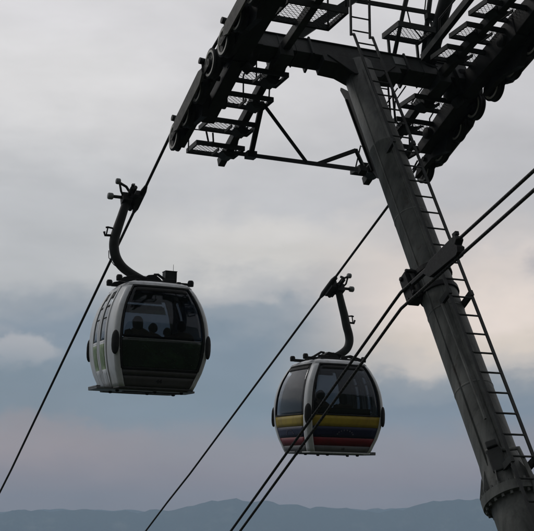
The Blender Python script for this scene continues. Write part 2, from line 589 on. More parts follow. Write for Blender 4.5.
# haze: one even box of air round everything
mh = bpy.data.materials.new('haze_air')
mh.use_nodes = True
th = NT(mh.node_tree)
vol = th.n('ShaderNodeVolumePrincipled', {'Color': (0.60, 0.80, 1.0, 1), 'Density': 2.7e-4, 'Anisotropy': 0.0})
th.n('ShaderNodeOutputMaterial', {1: vol.outputs[0]})
MAT['haze'] = mh
hz = MB().box((0, 0, -260), Vector((7600, 0, 0)), Vector((0, 7600, 0)), Vector((0, 0, 560))).build('haze', 'haze')
hz['kind'] = 'stuff'

# ------------------------------------------------------------------ the tower
BASE_M = -15.6
tower = empty('cable_car_tower', T(0, 0, BASE_M), 'dark leaning steel pylon carrying both rope wheel trains, with ladder and catwalks', 'tower')


def tpart(mb, name, mats, parent=None, origin=None, bevel=0.0):
    p = parent or tower
    return mb.build(name, mats, p, origin if origin is not None else WLOC[p.name], bevel)


MR = 0.272
# footing
b = MB()
fb = T(0, 0, BASE_M)
b.box(fb + Z * -0.3, H * 1.1, C * 1.1, Z * 0.75)
tpart(b, 'footing', 'concrete', bevel=0.04)
# mast: shaft in bolted lengths, wider below the lower flange
b = MB()
b.lathe([(0.0, -0.16), (MR, -0.16), (MR, -2.15), (MR + 0.006, -2.16), (MR + 0.006, -2.19), (MR, -2.2), (MR, -8.05), (MR + 0.04, -8.45), (MR + 0.05, -8.62)], O, M, 40)
b.lathe([(0.315, -8.62), (0.315, BASE_M), (0.0, BASE_M)], O, M, 40)
for mm in (-3.72, -5.6, -6.95):
    b.lathe([(MR, mm - 0.018), (MR + 0.005, mm - 0.01), (MR + 0.005, mm + 0.01), (MR, mm + 0.018)], O, M, 40)
# weld seams and a conduit running down the face
for ang, r in ((D2R(252), 0.012), (D2R(200), 0.006)):
    dv = L * math.cos(ang) + C * math.sin(ang)
    b.tube([O + M * m + dv * (MR + 0.004) for m in (-0.5, -3, -6, -8.2)], r, 6)
tpart(b, 'mast', 'mast')
# bolted flange
b = MB()
b.lathe([(0.29, -8.560), (0.405, -8.560), (0.405, -8.620), (0.405, -8.625), (0.405, -8.685), (0.31, -8.685)], O, M, 40, 0, False)
for k in range(20):
    a = 2 * math.pi * k / 20
    dv = L * math.cos(a) + C * math.sin(a)
    p = O + dv * 0.365
    b.lathe([(0.0, -8.515), (0.022, -8.515), (0.022, -8.730), (0.0, -8.730)], p, M, 6, 0, False)
# stiffening gussets above the flange
for k in range(10):
    a = 2 * math.pi * (k + 0.5) / 10
    dv = L * math.cos(a) + C * math.sin(a)
    q = [O + M * -8.560 + dv * 0.30, O + M * -8.560 + dv * 0.40, O + M * -8.500 + dv * 0.40, O + M * -8.220 + dv * (MR + 0.02)]
    b.prism(q, M.cross(dv) * 0.014)
tpart(b, 'mast_flange', 'mast')
# access hatch above the flange
b = MB()
for ang, m0, m1, ww in ((D2R(222), -8.35, -8.02, 0.10),):
    dv = L * math.cos(ang) + C * math.sin(ang)
    sd = M.cross(dv)
    b.box(O + M * (m0 + m1) / 2 + dv * (MR + 0.02), dv * 0.035, sd * ww, M * (m1 - m0) / 2)
    b.box(O + M * (m1 + 0.06) + dv * (MR + 0.03), dv * 0.045, sd * ww * 0.75, M * 0.05)
tpart(b, 'hatch', 'steel', bevel=0.015)
# fin plate on the downhill side of the mast
b = MB()
fin = [(0.26, -0.62), (0.32, -0.62), (0.40, -0.30), (0.56, -0.02), (0.60, -0.05), (0.53, -0.45), (0.50, -1.6), (0.47, -2.25), (0.42, -2.42), (0.34, -2.5), (0.26, -2.5)]
b.prism([T(l, -0.03, m) for l, m in fin], C * 0.03)
b.bar(T(0.50, -0.03, -0.4), T(0.46, -0.03, -2.2), 0.10, 0.02, L)
tpart(b, 'fin_plate', 'black')
# crossarm: box beam with end plates, splice plates and gussets under it
b = MB()
CH = 0.172
b.box(O, L * CH, C * 2.22, M * CH)
b.box(T(0, 0, CH + 0.012), L * (CH + 0.03), C * 2.0, M * 0.012)
for s in (-1, 1):
    b.box(T(0, 0.92 * s, 0), L * (CH + 0.05), C * 0.02, M * (CH + 0.05))
    b.box(T(0, 2.0 * s, -0.02), L * (CH + 0.09), C * 0.13, M * (CH + 0.09))
    b.prism([T(-0.02, 0.2 * s, -CH), T(-0.02, 0.74 * s, -CH), T(-0.02, 0.74 * s, -CH - 0.15), T(-0.02, 0.44 * s, -CH - 0.18), T(-0.02, 0.2 * s, -CH - 0.34)], L * 0.34)
    b.prism([T(-0.20, 0.1 * s, -CH), T(-0.20, 0.66 * s, -CH), T(-0.20, 0.24 * s, -CH - 0.4), T(-0.20, 0.1 * s, -CH - 0.4)], L * 0.025)
for c in (-1.5, -1.2, 1.25, 1.55):
    b.box(T(0, c, 0), L * (CH + 0.012), C * 0.012, M * (CH + 0.02))
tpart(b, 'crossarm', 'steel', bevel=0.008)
b = MB()
b.box(T(-CH - 0.008, 0.80, 0.02), L * 0.008, C * 0.115, M * 0.10)
tpart(b, 'name_plate', 'galv')
# lifting frame over the crossarm
b = MB()
b.tube([P(0.02, 1.46, 0.15), P(-0.54, 1.6, 1.4), P(-0.93, 1.7, 2.3)], 0.13, 16)
b.lathe([(0, 0), (0.2, 0), (0.2, 0.03), (0, 0.03)], P(0.02, 1.46, 0.19), P(-0.54, 1.6, 1.4) - P(0.02, 1.46, 0.15), 16, 0, False)
b.bar(P(-0.15, 1.27, 0.24), P(-3.4, 1.24, 1.14), 0.09, 0.13)
b.bar(P(-0.35, 1.47, 0.5), P(-0.22, 1.40, 0.95), 0.02, 0.05)
b.box(P(-0.22, 1.42, 1.02), H * 0.05, C * 0.10, Z * 0.05)
tpart(b, 'lifting_post', 'steel')
b = MB()
b.bar(P(0.02, -1.14, 0.26), P(-0.1, 0.04, 1.22), 0.10, 0.13)
b.bar(P(-0.1, 0.04, 1.22), P(-0.5, 0.7, 1.9), 0.10, 0.13)
b.bar(P(-0.02, -0.05, 1.165), P(-0.02, 1.5, 1.20), 0.05, 0.07)
b.tube([P(0, 0.76, 0.2), P(0, 1.04, 1.37), P(0, 1.18, 2.0)], 0.038, 8)
b.tube([P(0, 1.34, 0.2), P(0, 1.54, 1.45), P(0, 1.62, 2.0)], 0.045, 8)
b.tube([P(0, 1.12, 1.5), P(0, 1.05, 1.24), P(0, 1.13, 0.9), P(0, 1.42, 0.62)], 0.014, 6)
b.tube([P(0, 1.52, 1.9), P(0, 1.42, 1.2), P(-0.02, 1.46, 0.6), P(-0.02, 1.66, 0.35)], 0.012, 6)
b.tube([P(-0.5, 1.2, 1.62), P(-0.5, 1.75, 1.66)], 0.02, 6)
tpart(b, 'lifting_frame', 'steel')


def grating(mb, o, ax, ay, up, nx, ny, wall=0.10):
    """pan tread: four side plates and a lattice floor. ax, ay: half-axis vectors"""
    lx, ly = ax.length, ay.length
    ux, uy = ax / lx, ay / ly
    t = 0.012
    mb.box(o + ax + up * wall / 2, ux * t, ay + uy * t, up * wall / 2)
    mb.box(o - ax + up * wall / 2, ux * t, ay + uy * t, up * wall / 2)
    mb.box(o + ay + up * wall / 2, ax - ux * t, uy * t, up * wall / 2)
    mb.box(o - ay + up * wall / 2, ax - ux * t, uy * t, up * wall / 2)
    # rim of flat bar round the lattice
    fr = 0.035
    for s in (-1, 1):
        mb.box(o + ax * s - ux * s * fr / 2 + up * 0.012, ux * fr / 2, ay - uy * 0.02, up * 0.006)
        mb.box(o + ay * s - uy * s * fr / 2 + up * 0.018, ax - ux * 0.02, uy * fr / 2, up * 0.005)
    # expanded-metal lattice (two families of diagonals)
    step = 0.088
    k = int((2 * lx + 2 * ly) / step)
    for fam, lift in ((1, 0.026), (-1, 0.032)):
        for i in range(1, k):
            d = -lx - ly + i * step
            # line x*? : x + fam*y = d, clipped to the rectangle
            pts = []
            for x in (-lx, lx):
                y = (d - x) * fam
                if -ly <= y <= ly:
                    pts.append((x, y))
            for y in (-ly, ly):
                x = d - fam * y
                if -lx < x < lx:
                    pts.append((x, y))
            if len(pts) >= 2:
                (x0, y0), (x1, y1) = pts[0], pts[1]
                if math.hypot(x1 - x0, y1 - y0) > 0.03:
                    mb.bar(o + ux * x0 + uy * y0 + up * lift, o + ux * x1 + uy * y1 + up * lift, 0.0075, 0.004, up)
    return mb


# platform on the crossarm
b = MB()
grating(b, P(-0.14, 1.0, 0.62), H * 0.29, C * 0.36, Z, 0, 0, 0.10)
b.bar(P(0.1, 0.72, 0.62), P(0.05, 0.72, 0.2), 0.04, 0.04)
b.bar(P(0.1, 1.3, 0.62), P(0.05, 1.3, 0.2), 0.04, 0.04)
tpart(b, 'service_platform', 'steel')

# ------------------------------------------------------------------ sheave trains
WR, WW = 0.255, 0.13


def sheave_mesh():
    b = MB()
    w2 = WW / 2
    # tyre with a groove, light worn side rings, dark dished web and hub; axis +C
    b.lathe([(WR - 0.035, -w2), (WR, -w2 + 0.008), (WR - 0.004, -0.026), (WR - 0.02, -0.010), (WR - 0.02, 0.010), (WR - 0.004, 0.026), (WR, w2 - 0.008), (WR - 0.035, w2)], (0, 0, 0), C, 36, 0)
    for s in (-1, 1):
        b.lathe([(WR - 0.035, w2 * s), (WR - 0.036, (w2 + 0.004) * s), (WR - 0.072, (w2 + 0.004) * s), (WR - 0.076, (w2 - 0.012) * s)], (0, 0, 0), C, 36, 1, False)
        b.lathe([(WR - 0.076, (w2 - 0.012) * s), (0.085, (w2 - 0.030) * s), (0.075, (w2 + 0.002) * s), (0.035, (w2 + 0.012) * s), (0, (w2 + 0.012) * s)], (0, 0, 0), C, 36, 2)
        for k in range(5):
            a = 2 * math.pi * k / 5
            d = H * math.cos(a) + Z * math.sin(a)
            b.bar(d * 0.07 + C * (w2 - 0.022) * s, d * (WR - 0.078) + C * (w2 - 0.016) * s, 0.03, 0.012, C, 2)
    return b


proto_wheel = None
down = [(1.87 - 0.607 * i, -1.10 + 0.228 * i) for i in range(4)]
up_ = [(-0.56 - 0.60 * i, -0.275 + 0.185 * i) for i in range(5)]


def rope_z(h):
    """height of the haul rope (centre) over the wheels and away from them"""
    off = WR + 0.012
    pts = [(x + 0.37 * off, z + 0.93 * off) for x, z in down] + [(x + 0.29 * off, z + 0.957 * off) for x, z in up_]
    pts.sort()
    if h >= pts[-1][0]:
        d = h - pts[-1][0]
        return pts[-1][1] - 0.398 * d + 0.00025 * d * d * (1 if d > 15 else 0)
    if h <= pts[0][0]:
        d = pts[0][0] - h
        return pts[0][1] + 0.30 * d
    for (x0, z0), (x1, z1) in zip(pts[:-1], pts[1:]):
        if x0 <= h <= x1:
            return z0 + (z1 - z0) * (h - x0) / (x1 - x0)


def sheave_train(s):
    global proto_wheel
    cw = 2.6 * s if s < 0 else 2.45          # wheel plane
    ci = 2.22 * s if s < 0 else 2.13         # main beam, on the inner side
    root_o = P(0, ci, 0)
    b = MB()

    def beam(p0, p1, c, wd, h0, h1, mi=0):
        """tapered box in the h-z plane"""
        a, d = P(p0[0], c, p0[1]), P(p1[0], c, p1[1])
        x = (d - a).normalized()
        u = C.cross(x)
        if u.z < 0:
            u = -u
        b.prism([a - u * h0 / 2 - x * 0.12, a - u * h0 / 2, d - u * h1 / 2, d - u * h1 / 2 + x * 0.12, d + u * h1 / 2 + x * 0.12, d + u * h1 / 2, a + u * h0 / 2, a + u * h0 / 2 - x * 0.12], C * wd, mi)
    # main equaliser beam, bent over the crossarm
    beam((1.25, -0.83), (0.0, -0.29), ci, 0.24, 0.22, 0.36)
    beam((0.0, -0.25), (-1.75, 0.26), ci, 0.26, 0.36, 0.42)
    beam((-1.75, 0.29), (-3.1, 0.70), ci, 0.22, 0.42, 0.26)
    b.box(P(0, ci, -0.12), H * 0.30, C * 0.20, Z * 0.22)
    b.lathe([(0, -0.3), (0.17, -0.3), (0.17, 0.34), (0, 0.34)], P(-0.02, ci, -0.20), C, 20)
    b.lathe([(0, -0.2), (0.11, -0.2), (0.11, 0.44), (0, 0.44)], P(0.96, ci, -0.70), C * s, 16)
    b.lathe([(0, -0.2), (0.11, -0.2), (0.11, 0.44), (0, 0.44)], P(-1.55, ci, 0.12), C * s, 16)
    # lower lug with a hanging eye and the stub of a pulled-in line
    b.tube([P(-0.12, ci - 0.1 * s, -0.42), P(-0.12, ci - 0.22 * s, -0.52)], 0.09, 12)
    train = tpart(b, 'sheave_train', 'black', origin=root_o, bevel=0.012)
    # bogies: a long inner plate under four wheels and one link over each pair
    for wheels in (down, up_[:2] + up_[2:4], up_[4:]):
        if len(wheels) < 2:
            continue
        b = MB()
        inner = cw - 0.135 * s
        a, d = wheels[0], wheels[-1]
        beam2 = [(a[0] + 0.10, a[1] - 0.15), (a[0] - 0.05, a[1] + 0.10), (d[0] + 0.02, d[1] + 0.09), (d[0] + 0.02, d[1] - 0.05), (d[0] + 0.62, d[1] - 0.27),
                 ((a[0] + d[0]) / 2 - 0.15, (a[1] + d[1]) / 2 - 0.30), ((a[0] + d[0]) / 2 + 0.35, (a[1] + d[1]) / 2 - 0.28)]
        b.prism([P(h, inner, z) for h, z in beam2], C * 0.10)
        for i in (0, 2):
            (h0, z0), (h1, z1) = wheels[i], wheels[i + 1]
            for off, mi in ((-0.082, 0), (0.085, 1)):
                c = cw + off * s
                n = Vector((h1 - h0, z1 - z0)).normalized()
                u = Vector((-n.y, n.x))
                poly = []
                for (h, z), sg in (((h0, z0), -1), ((h1, z1), 1)):
                    for k in range(7):
                        t = math.pi * (k / 6 - 0.5)
                        q = n * (math.cos(t) * 0.075 * sg) + u * (math.sin(t) * 0.075 * sg)
                        poly.append((h + q.x, z + q.y))
                mid = ((h0 + h1) / 2, (z0 + z1) / 2)
                # deeper in the middle
                poly.insert(7, (mid[0] + u.x * 0.115, mid[1] + u.y * 0.115))
                poly.append((mid[0] - u.x * 0.13, mid[1] - u.y * 0.13))
                b.prism([P(h, c, z) for h, z in poly], C * 0.022, mi)
            b.tube([P((h0 + h1) / 2, inner - 0.1 * s, (z0 + z1) / 2), P((h0 + h1) / 2, cw + 0.11 * s, (z0 + z1) / 2)], 0.045, 10)
            # rope catcher stub on the outer end
        for i in range(4):
            h, z = wheels[i]
            b.tube([P(h, inner, z), P(h, cw + 0.10 * s, z)], 0.034, 10)
        # long outer bar between the pair centres
        if len(wheels) == 4:
            pa = ((wheels[0][0] + wheels[1][0]) / 2, (wheels[0][1] + wheels[1][1]) / 2)
            pb = ((wheels[2][0] + wheels[3][0]) / 2, (wheels[2][1] + wheels[3][1]) / 2)
            x = Vector((pb[0] - pa[0], pb[1] - pa[1])).normalized()
            u = Vector((-x.y, x.x))
            if u.y < 0:
                u = -u
            poly = [Vector(pa) - x * 0.12 - u * 0.06, Vector(pa) + x * 0.05 - u * 0.15, Vector(pb) - x * 0.05 - u * 0.15, Vector(pb) + x * 0.12 - u * 0.06,
                    Vector(pb) + x * 0.12 + u * 0.05, Vector(pb) - x * 0.02 + u * 0.11, Vector(pa) + x * 0.02 + u * 0.11, Vector(pa) - x * 0.12 + u * 0.05]
            b.prism([P(q.x, cw + 0.115 * s, q.y) for q in poly], C * 0.03, 1)
        # guide horns by the end wheels
        for (h, z) in ((a[0] - 0.17, a[1] + 0.27), (d[0] + 0.25, d[1] + 0.12)):
            b.tube([P(h, cw + 0.05 * s, z), P(h, cw + 0.15 * s, z + 0.01)], 0.055, 12)
            b.bar(P(h, cw + 0.09 * s, z + 0.02), P(h - 0.06, cw + 0.09 * s, z - 0.22), 0.02, 0.05, C)
        tpart(b, 'bogie', ['black', 'link'], parent=train, origin=P(a[0], cw, a[1]))
    for (h, z) in down + up_:
        if proto_wheel is None:
            bb = sheave_mesh()
            for v in bb.v:
                v += P(h, cw, z)
            proto_wheel = tpart(bb, 'sheave', ['rubber', 'rim', 'black'], parent=train, origin=P(h, cw, z))
        else:
            copy_part(proto_wheel, train, P(h, cw, z))
    # rope guide loop at the downhill end
    b = MB()
    e = down[0]
    b.tube([P(e[0] - 0.35, ci - 0.05 * s, e[1] + 0.05), P(e[0] - 0.28, ci - 0.12 * s, e[1] - 0.12), P(e[0] - 0.42, ci - 0.16 * s, e[1] - 0.16), P(e[0] - 0.55, ci - 0.1 * s, e[1] - 0.04)], 0.018, 6)
    tpart(b, 'guide_loop', 'black', parent=train, origin=P(e[0], ci, e[1]))
    return train


for s in (-1, 1):
    sheave_train(s)

# ------------------------------------------------------------------ catwalks
def catwalk(s):
    cs_ = (1.42 if s < 0 else 1.62) * s
    b = MB()
    b.bar(P(2.78, cs_, -1.17), P(0.18, cs_, -0.12), 0.13, 0.17)
    b.bar(P(0.22, cs_, -0.13), P(-4.6, cs_, 1.02), 0.13, 0.17)
    b.bar(P(0.55, cs_, -0.36), P(-0.3, cs_, -0.12), 0.24, 0.2)
    b.bar(P(0.2, cs_, -0.22), P(0, cs_ * 1.02, -0.1), 0.3, 0.3)
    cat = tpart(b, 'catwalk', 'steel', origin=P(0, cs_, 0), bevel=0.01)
    tr = [(2.42, -1.09), (1.76, -0.86), (1.08, -0.61), (0.42, -0.40)]
    if s < 0:
        tr += [(-2.6, 0.58), (-3.2, 0.73)]
    else:
        tr += [(-0.72, 0.09), (-1.34, 0.24), (-1.96, 0.39), (-2.6, 0.54), (-3.2, 0.69)]
    proto = None
    cc = (1.66 if s < 0 else 1.72) * s
    wid = 0.46
    for (h, z) in tr:
        if proto is None:
            b = MB()
            o = P(h, cc, z)
            grating(b, o, H * 0.27, C * wid, Z, 0, 0, 0.085)
            for q in (-0.25, 0.25):
                b.bar(o + C * (q + (cs_ - cc)) * 0.6 - H * 0.18, o + C * (q + (cs_ - cc)) * 0.6 + H * 0.18, 0.025, 0.05)
            b.prism([o + C * (cs_ - cc - 0.16), o + C * (cs_ - cc + 0.16), o + C * (cs_ - cc + 0.06) - Z * 0.10, o + C * (cs_ - cc - 0.06) - Z * 0.10], H * 0.26)
            proto = tpart(b, 'tread', 'steel', parent=cat, origin=o)
        else:
            copy_part(proto, cat, P(h, cc, z))
    if s < 0:
        b = MB()
        grating(b, P(-1.12, -1.40, 0.13), H * 0.36, C * 0.52, Z, 0, 0, 0.11)
        tpart(b, 'landing', 'steel', parent=cat, origin=P(-1.12, -1.40, 0.13))
    # thin hand-hold rods between the treads
    co = cc + 0.47 * s
    ci2 = cc - 0.44 * s
    r = 0.014
    rails = []
    rails.append(([P(2.58, co, -1.09), P(2.58, co, -0.66), P(2.58, cc + 0.1 * s, -0.63)], r))
    rails.append(([P(2.58, ci2, -1.09), P(2.30, ci2, -0.62), P(1.90, ci2, -0.86)], r))
    rails.append(([P(1.70, cc + 0.3 * s, -0.80), P(1.70, cc + 0.3 * s, -0.42), P(1.60, cc + 0.36 * s, -0.36), P(1.45, co, -0.38)], r * 1.3))
    rails.append(([P(1.22, co, -0.60), P(1.22, co, -0.30), P(1.0, co, -0.18)], r))
    rails.append(([P(0.55, co, -0.40), P(0.6, co, 0.10), P(0.2, co, 0.35)], r))
    rails.append(([P(0.95, ci2, -0.6), P(0.9, ci2, -0.2), P(0.5, ci2, -0.05)], r))
    rails.append(([P(1.05, cc, -0.6), P(1.05, cc, -0.1), P(0.45, cc, 0.12), P(0.45, cc, -0.4)], r))
    if s > 0:
        rails.append(([P(-0.72, ci2, 0.13), P(-0.72, ci2, 0.75), P(-2.6, ci2, 1.2), P(-2.6, ci2, 0.55)], r * 1.2))
    else:
        rails.append(([P(-0.8, -0.9, 0.13), P(-0.8, -0.9, 1.0)], r * 1.2))
        rails.append(([P(-1.46, -0.9, 0.13), P(-1.46, -0.9, 1.1)], r * 1.2))
    for pts, rr in rails:
        tpart(MB().tube(pts, rr, 6), 'handrail', 'black', parent=cat, origin=pts[0])
    return cat


for s in (-1, 1):
    catwalk(s)
# stay bars from the catwalk feet to the mast
for s in (-1, 1):
    b = MB()
    cz = (1.30 if s < 0 else 1.5) * s
    A, B = P(2.45, cz, -1.05), P(-0.15, 0.0 if s < 0 else 0.05, -1.98)
    b.bar(A, B, 0.05, 0.07)
    la = lambda f: A + (B - A) * f
    b.bar(P(1.06, cz, -0.55), la(0.15), 0.085, 0.085)
    b.bar(P(1.02, cz, -0.58), la(0.60), 0.04, 0.05)
    b.bar(la(0.68), P(0.02, 0.0, -1.58), 0.05, 0.06)
    b.box(la(0.15), H * 0.09, C * 0.09, Z * 0.06)
    b.box(B, L * 0.05, C * 0.04, M * 0.06)
    tpart(b, 'stay', 'black')
# thin access ladder hung under the right arm of the crossarm
b = MB()
ra, rb = (P(0.30, 0.55, -0.1), P(0.75, 0.95, -1.45)), (P(0.30, 0.80, -0.1), P(0.75, 1.15, -1.45))
for a, d in (ra, rb):
    b.tube([a, d], 0.02, 6)
b.tube([P(0.25, 0.42, -0.15), P(0.9, 1.0, -1.3)], 0.035, 8)
for i in range(5):
    f = (i + 0.5) / 5
    b.tube([ra[0].lerp(ra[1], f), rb[0].lerp(rb[1], f)], 0.012, 6)
b.tube([P(0.3, 1.0, -0.2), P(0.6, 0.65, -0.8)], 0.014, 6)
b.tube([P(0.5, 1.0, -0.15), P(0.5, 1.05, -0.75), P(0.8, 1.3, -0.7)], 0.02, 6)
tpart(b, 'access_ladder', 'black')

# ------------------------------------------------------------------ mast ladder
lad_l = -0.44
rail_c = (-0.16, 0.20)


def lad_c(m):
    return 0.0


b = MB()
for c in rail_c:
    ms = [0.22, -14.8]
    for m0, m1 in zip(ms[:-1], ms[1:]):
        b.bar(T(lad_l, c + lad_c(m0), m0), T(lad_l, c + lad_c(m1), m1 - 0.01), 0.045, 0.022, L)
for c in rail_c:
    cx_ = c - 0.14
    b.bar(P(-0.45, cx_, 0.28), P(-0.46, cx_, 2.2), 0.03, 0.04, H)
    b.bar(T(lad_l, c + lad_c(0.2), 0.20), P(-0.45, cx_, 0.30), 0.03, 0.04, H)
ladder = tpart(b, 'ladder', 'steel', origin=T(lad_l, 0.02, -4))
proto = None
for i in range(-1, 45):
    m = -0.02 - 0.33 * i
    p = T(lad_l, 0.02 + lad_c(m), m)
    if proto is None:
        b = MB()
        b.tube([p - C * 0.175, p + C * 0.175], 0.014, 8)
        proto = tpart(b, 'rung', 'steel', parent=ladder, origin=p)
    else:
        copy_part(proto, ladder, p)
for zz in (0.62, 0.95, 1.3):
    copy_part(proto, ladder, P(-0.455, -0.12, zz))
proto = None
for m in (-2.45, -5.55, -8.32, -11.4, -14.4):
    for c in rail_c:
        cc_ = c + lad_c(m)
        p = T(lad_l, cc_, m)
        if proto is None:
            b = MB().bar(T(lad_l - 0.03, cc_, m), T(-0.15, cc_, m), 0.05, 0.09, M)
            proto = tpart(b, 'ladder_bracket', 'steel', parent=ladder, origin=p)
        else:
            copy_part(proto, ladder, p)

# ------------------------------------------------------------------ line clamp on the mast
K1 = lambda h: (-4.07 + (-3.91 - h) * 0.256 + (0.0009 * (h + 3.91) ** 2)) if h < -3.91 else (-4.52 + (h + 2.18) * -0.26 if h < -2.18 else -4.52 - 0.497 * (h + 2.18) + 0.0007 * (h + 2.18) ** 2)
DZ2 = -0.24
b = MB()
mz = -5.02
for m in (-4.86, -5.22):
    b.lathe([(MR + 0.002, m - 0.045), (MR + 0.03, m - 0.045), (MR + 0.03, m + 0.045), (MR + 0.002, m + 0.045)], O, M, 32, 0, False)
b.box(T(0.13, -0.34, -5.04), L * 0.09, C * 0.09, M * 0.25)
b.box(T(0.22, -0.31, -5.00), L * 0.04, C * 0.10, M * 0.20)
b.bar(T(-0.02, -0.34, -5.30), T(0.0, -0.34, -4.78), 0.06, 0.05, C)
for m in (-4.84, -5.24):
    b.tube([T(0.16, -0.30, m), T(0.16, -0.46, m)], 0.035, 10)
    b.tube([T(-0.03, -0.30, m), T(-0.03, -0.46, m)], 0.03, 10)
tpart(b, 'line_clamp', 'black', bevel=0.01)
b = MB()
pa, pb = P(-3.05, -0.45, K1(-3.05) + DZ2 / 2 + 0.03), P(-3.85, -0.45, K1(-3.85) + DZ2 / 2 + 0.03)
x = (pb - pa).normalized()
u = C.cross(x)
if u.z < 0:
    u = -u
q = lambda d, v: pa + x * d + u * v
ln = (pb - pa).length
b.prism([q(-0.12, 0.03), q(0.05, -0.11), q(ln - 0.05, -0.14), q(ln, -0.11), q(ln + 0.02, -0.03), q(ln - 0.03, 0.02), q(ln + 0.03, 0.07), q(ln + 0.01, 0.14), q(ln - 0.1, 0.15), q(0.1, 0.12)], C * 0.12)
b.bar(q(-0.5, 0.06), q(0.1, 0.06), 0.06, 0.06)
b.box(q(ln - 0.05, 0.19), x * 0.05, C * 0.03, u * 0.03)
tpart(b, 'line_saddle', 'black', bevel=0.008)
b = MB()
b.bar(T(-0.25, -0.20, -5.62), T(-0.28, -0.20, -7.6), 0.03, 0.03, C)
b.tube([T(-0.12, -0.25, -8.0), T(-0.40, 0.05, -8.12), T(-0.42, 0.08, -8.6), T(-0.34, 0.02, -9.2)], 0.03, 8)
tpart(b, 'conduit', 'mast')

# ------------------------------------------------------------------ ropes
def rope(name, c, label, grp, zf, r, h0, h1, cat='cable'):
    hs = []
    h = h0
    while h < h1:
        hs.append(h)
        h += 0.3 if -6 < h < 5 else 2.0
    hs.append(h1)
    org = P(0, c, zf(0))
    m = MB()
    m.tube([P(h, c, zf(h)) for h in hs], r, 10)
    o = m.build(name, 'rope', None, org)
    return tag(o, label, cat, grp)


rope('haul_rope', -2.6, 'thick steel haul rope carrying the grey and green cabin', 'haul ropes of the lift', rope_z, 0.027, -60, 220)
rope('haul_rope', 2.45, 'thick steel haul rope carrying the cabin with yellow, blue and red stripes', 'haul ropes of the lift', rope_z, 0.027, -60, 220)
rope('line_cable', -0.45, 'upper of two thin cables clamped to the mast', 'thin cables clamped to the mast', K1, 0.024, -50, 120)
rope('line_cable', -0.45, 'lower of two thin cables clamped to the mast', 'thin cables clamped to the mast', lambda h: K1(h) + DZ2, 0.024, -50, 120)

# ------------------------------------------------------------------ cabins
ZTOP = 1.97
HY = [(0.0, 0.71), (0.10, 0.75), (0.33, 0.83), (0.62, 0.89), (0.86, 0.908), (1.10, 0.90), (1.34, 0.865), (1.58, 0.795), (1.78, 0.70), (1.90, 0.63), (1.97, 0.56)]
HX = [(0.0, 0.70), (0.10, 0.74), (0.33, 0.83), (0.62, 0.91), (0.86, 0.935), (1.10, 0.925), (1.34, 0.89), (1.58, 0.83), (1.78, 0.76), (1.90, 0.70), (1.97, 0.63)]
CR = 0.085


def interp(tab, z):
    # Catmull-Rom through the table
    z = min(max(z, tab[0][0]), tab[-1][0])
    for i in range(len(tab) - 1):
        if tab[i][0] <= z <= tab[i + 1][0]:
            t = (z - tab[i][0]) / (tab[i + 1][0] - tab[i][0])
            p0 = tab[max(i - 1, 0)][1]
            p1, p2 = tab[i][1], tab[i + 1][1]
            p3 = tab[min(i + 2, len(tab) - 1)][1]
            return 0.5 * ((2 * p1) + (-p0 + p2) * t + (2 * p0 - 5 * p1 + 4 * p2 - p3) * t * t + (-p0 + 3 * p1 - 3 * p2 + p3) * t ** 3)


def body_pt(u, z):
    """u in 0..8: side +x, corner, side +y, corner, side -x, corner, side -y, corner"""
    a, bq = interp(HX, z), interp(HY, z)
    u = u % 8.0
    k = int(u)
    f = u - k
    q = k // 2
    ex, ey = (a, bq) if q % 2 == 0 else (bq, a)     # ex: outward half size, ey: lateral half size
    if k % 2 == 0:
        s = f * 2 - 1
        x, y = ex + 0.035 * (1 - s * s), s * (ey - CR)
    else:
        t = f * math.pi / 2
        x, y = ex - CR + CR * math.cos(t), ey - CR + CR * math.sin(t)
    ang = q * math.pi / 2
    return Vector((x * math.cos(ang) - y * math.sin(ang), x * math.sin(ang) + y * math.cos(ang), z))


def body_n(u, z):
    e = 0.02
    du = body_pt(u + e, z) - body_pt(u - e, z)
    dz_ = body_pt(u, min(z + e, ZTOP)) - body_pt(u, max(z - e, 0))
    return du.cross(dz_).normalized()


def patch(m, u0, u1, nu, z0, z1, nz, out, thick, mi=0, smooth=True):
    """closed slab following the body, its face `out` outside the body surface"""
    A, B = [], []
    for i in range(nu + 1):
        for j in range(nz + 1):
            u, z = u0 + (u1 - u0) * i / nu, z0 + (z1 - z0) * j / nz
            p, n = body_pt(u, z), body_n(u, z)
            A.append(p + n * out)
            B.append(p + n * (out - thick))
    N = len(A)
    g = lambda i, j: i * (nz + 1) + j
    f1, f2 = [], []
    for i in range(nu):
        for j in range(nz):
            f1.append((g(i, j), g(i + 1, j), g(i + 1, j + 1), g(i, j + 1)))
            f1.append((N + g(i, j), N + g(i, j + 1), N + g(i + 1, j + 1), N + g(i + 1, j)))
    for i in range(nu):
        f2 += [(g(i, 0), N + g(i, 0), N + g(i + 1, 0), g(i + 1, 0)), (g(i, nz), g(i + 1, nz), N + g(i + 1, nz), N + g(i, nz))]
    for j in range(nz):
        f2 += [(g(0, j), g(0, j + 1), N + g(0, j + 1), N + g(0, j)), (g(nu, j), N + g(nu, j), N + g(nu, j + 1), g(nu, j + 1))]
    m.add(A + B, f1, mi, smooth)
    o = len(m.v) - 2 * N
    for f in f2:
        m.f.append([o + i for i in f])
        m.mi.append(mi)
        m.sm.append(False)
    return m


def frame_strip(m, u0, u1, z0, z1, wu, wz, out, thick, mi=0):
    patch(m, u0, u1, 10, z0, z0 + wz, 1, out, thick, mi)
    patch(m, u0, u1, 10, z1 - wz, z1, 1, out, thick, mi)
    patch(m, u0, u0 + wu, 1, z0 + wz, z1 - wz, 12, out, thick, mi)
    patch(m, u1 - wu, u1, 1, z0 + wz, z1 - wz, 12, out, thick, mi)




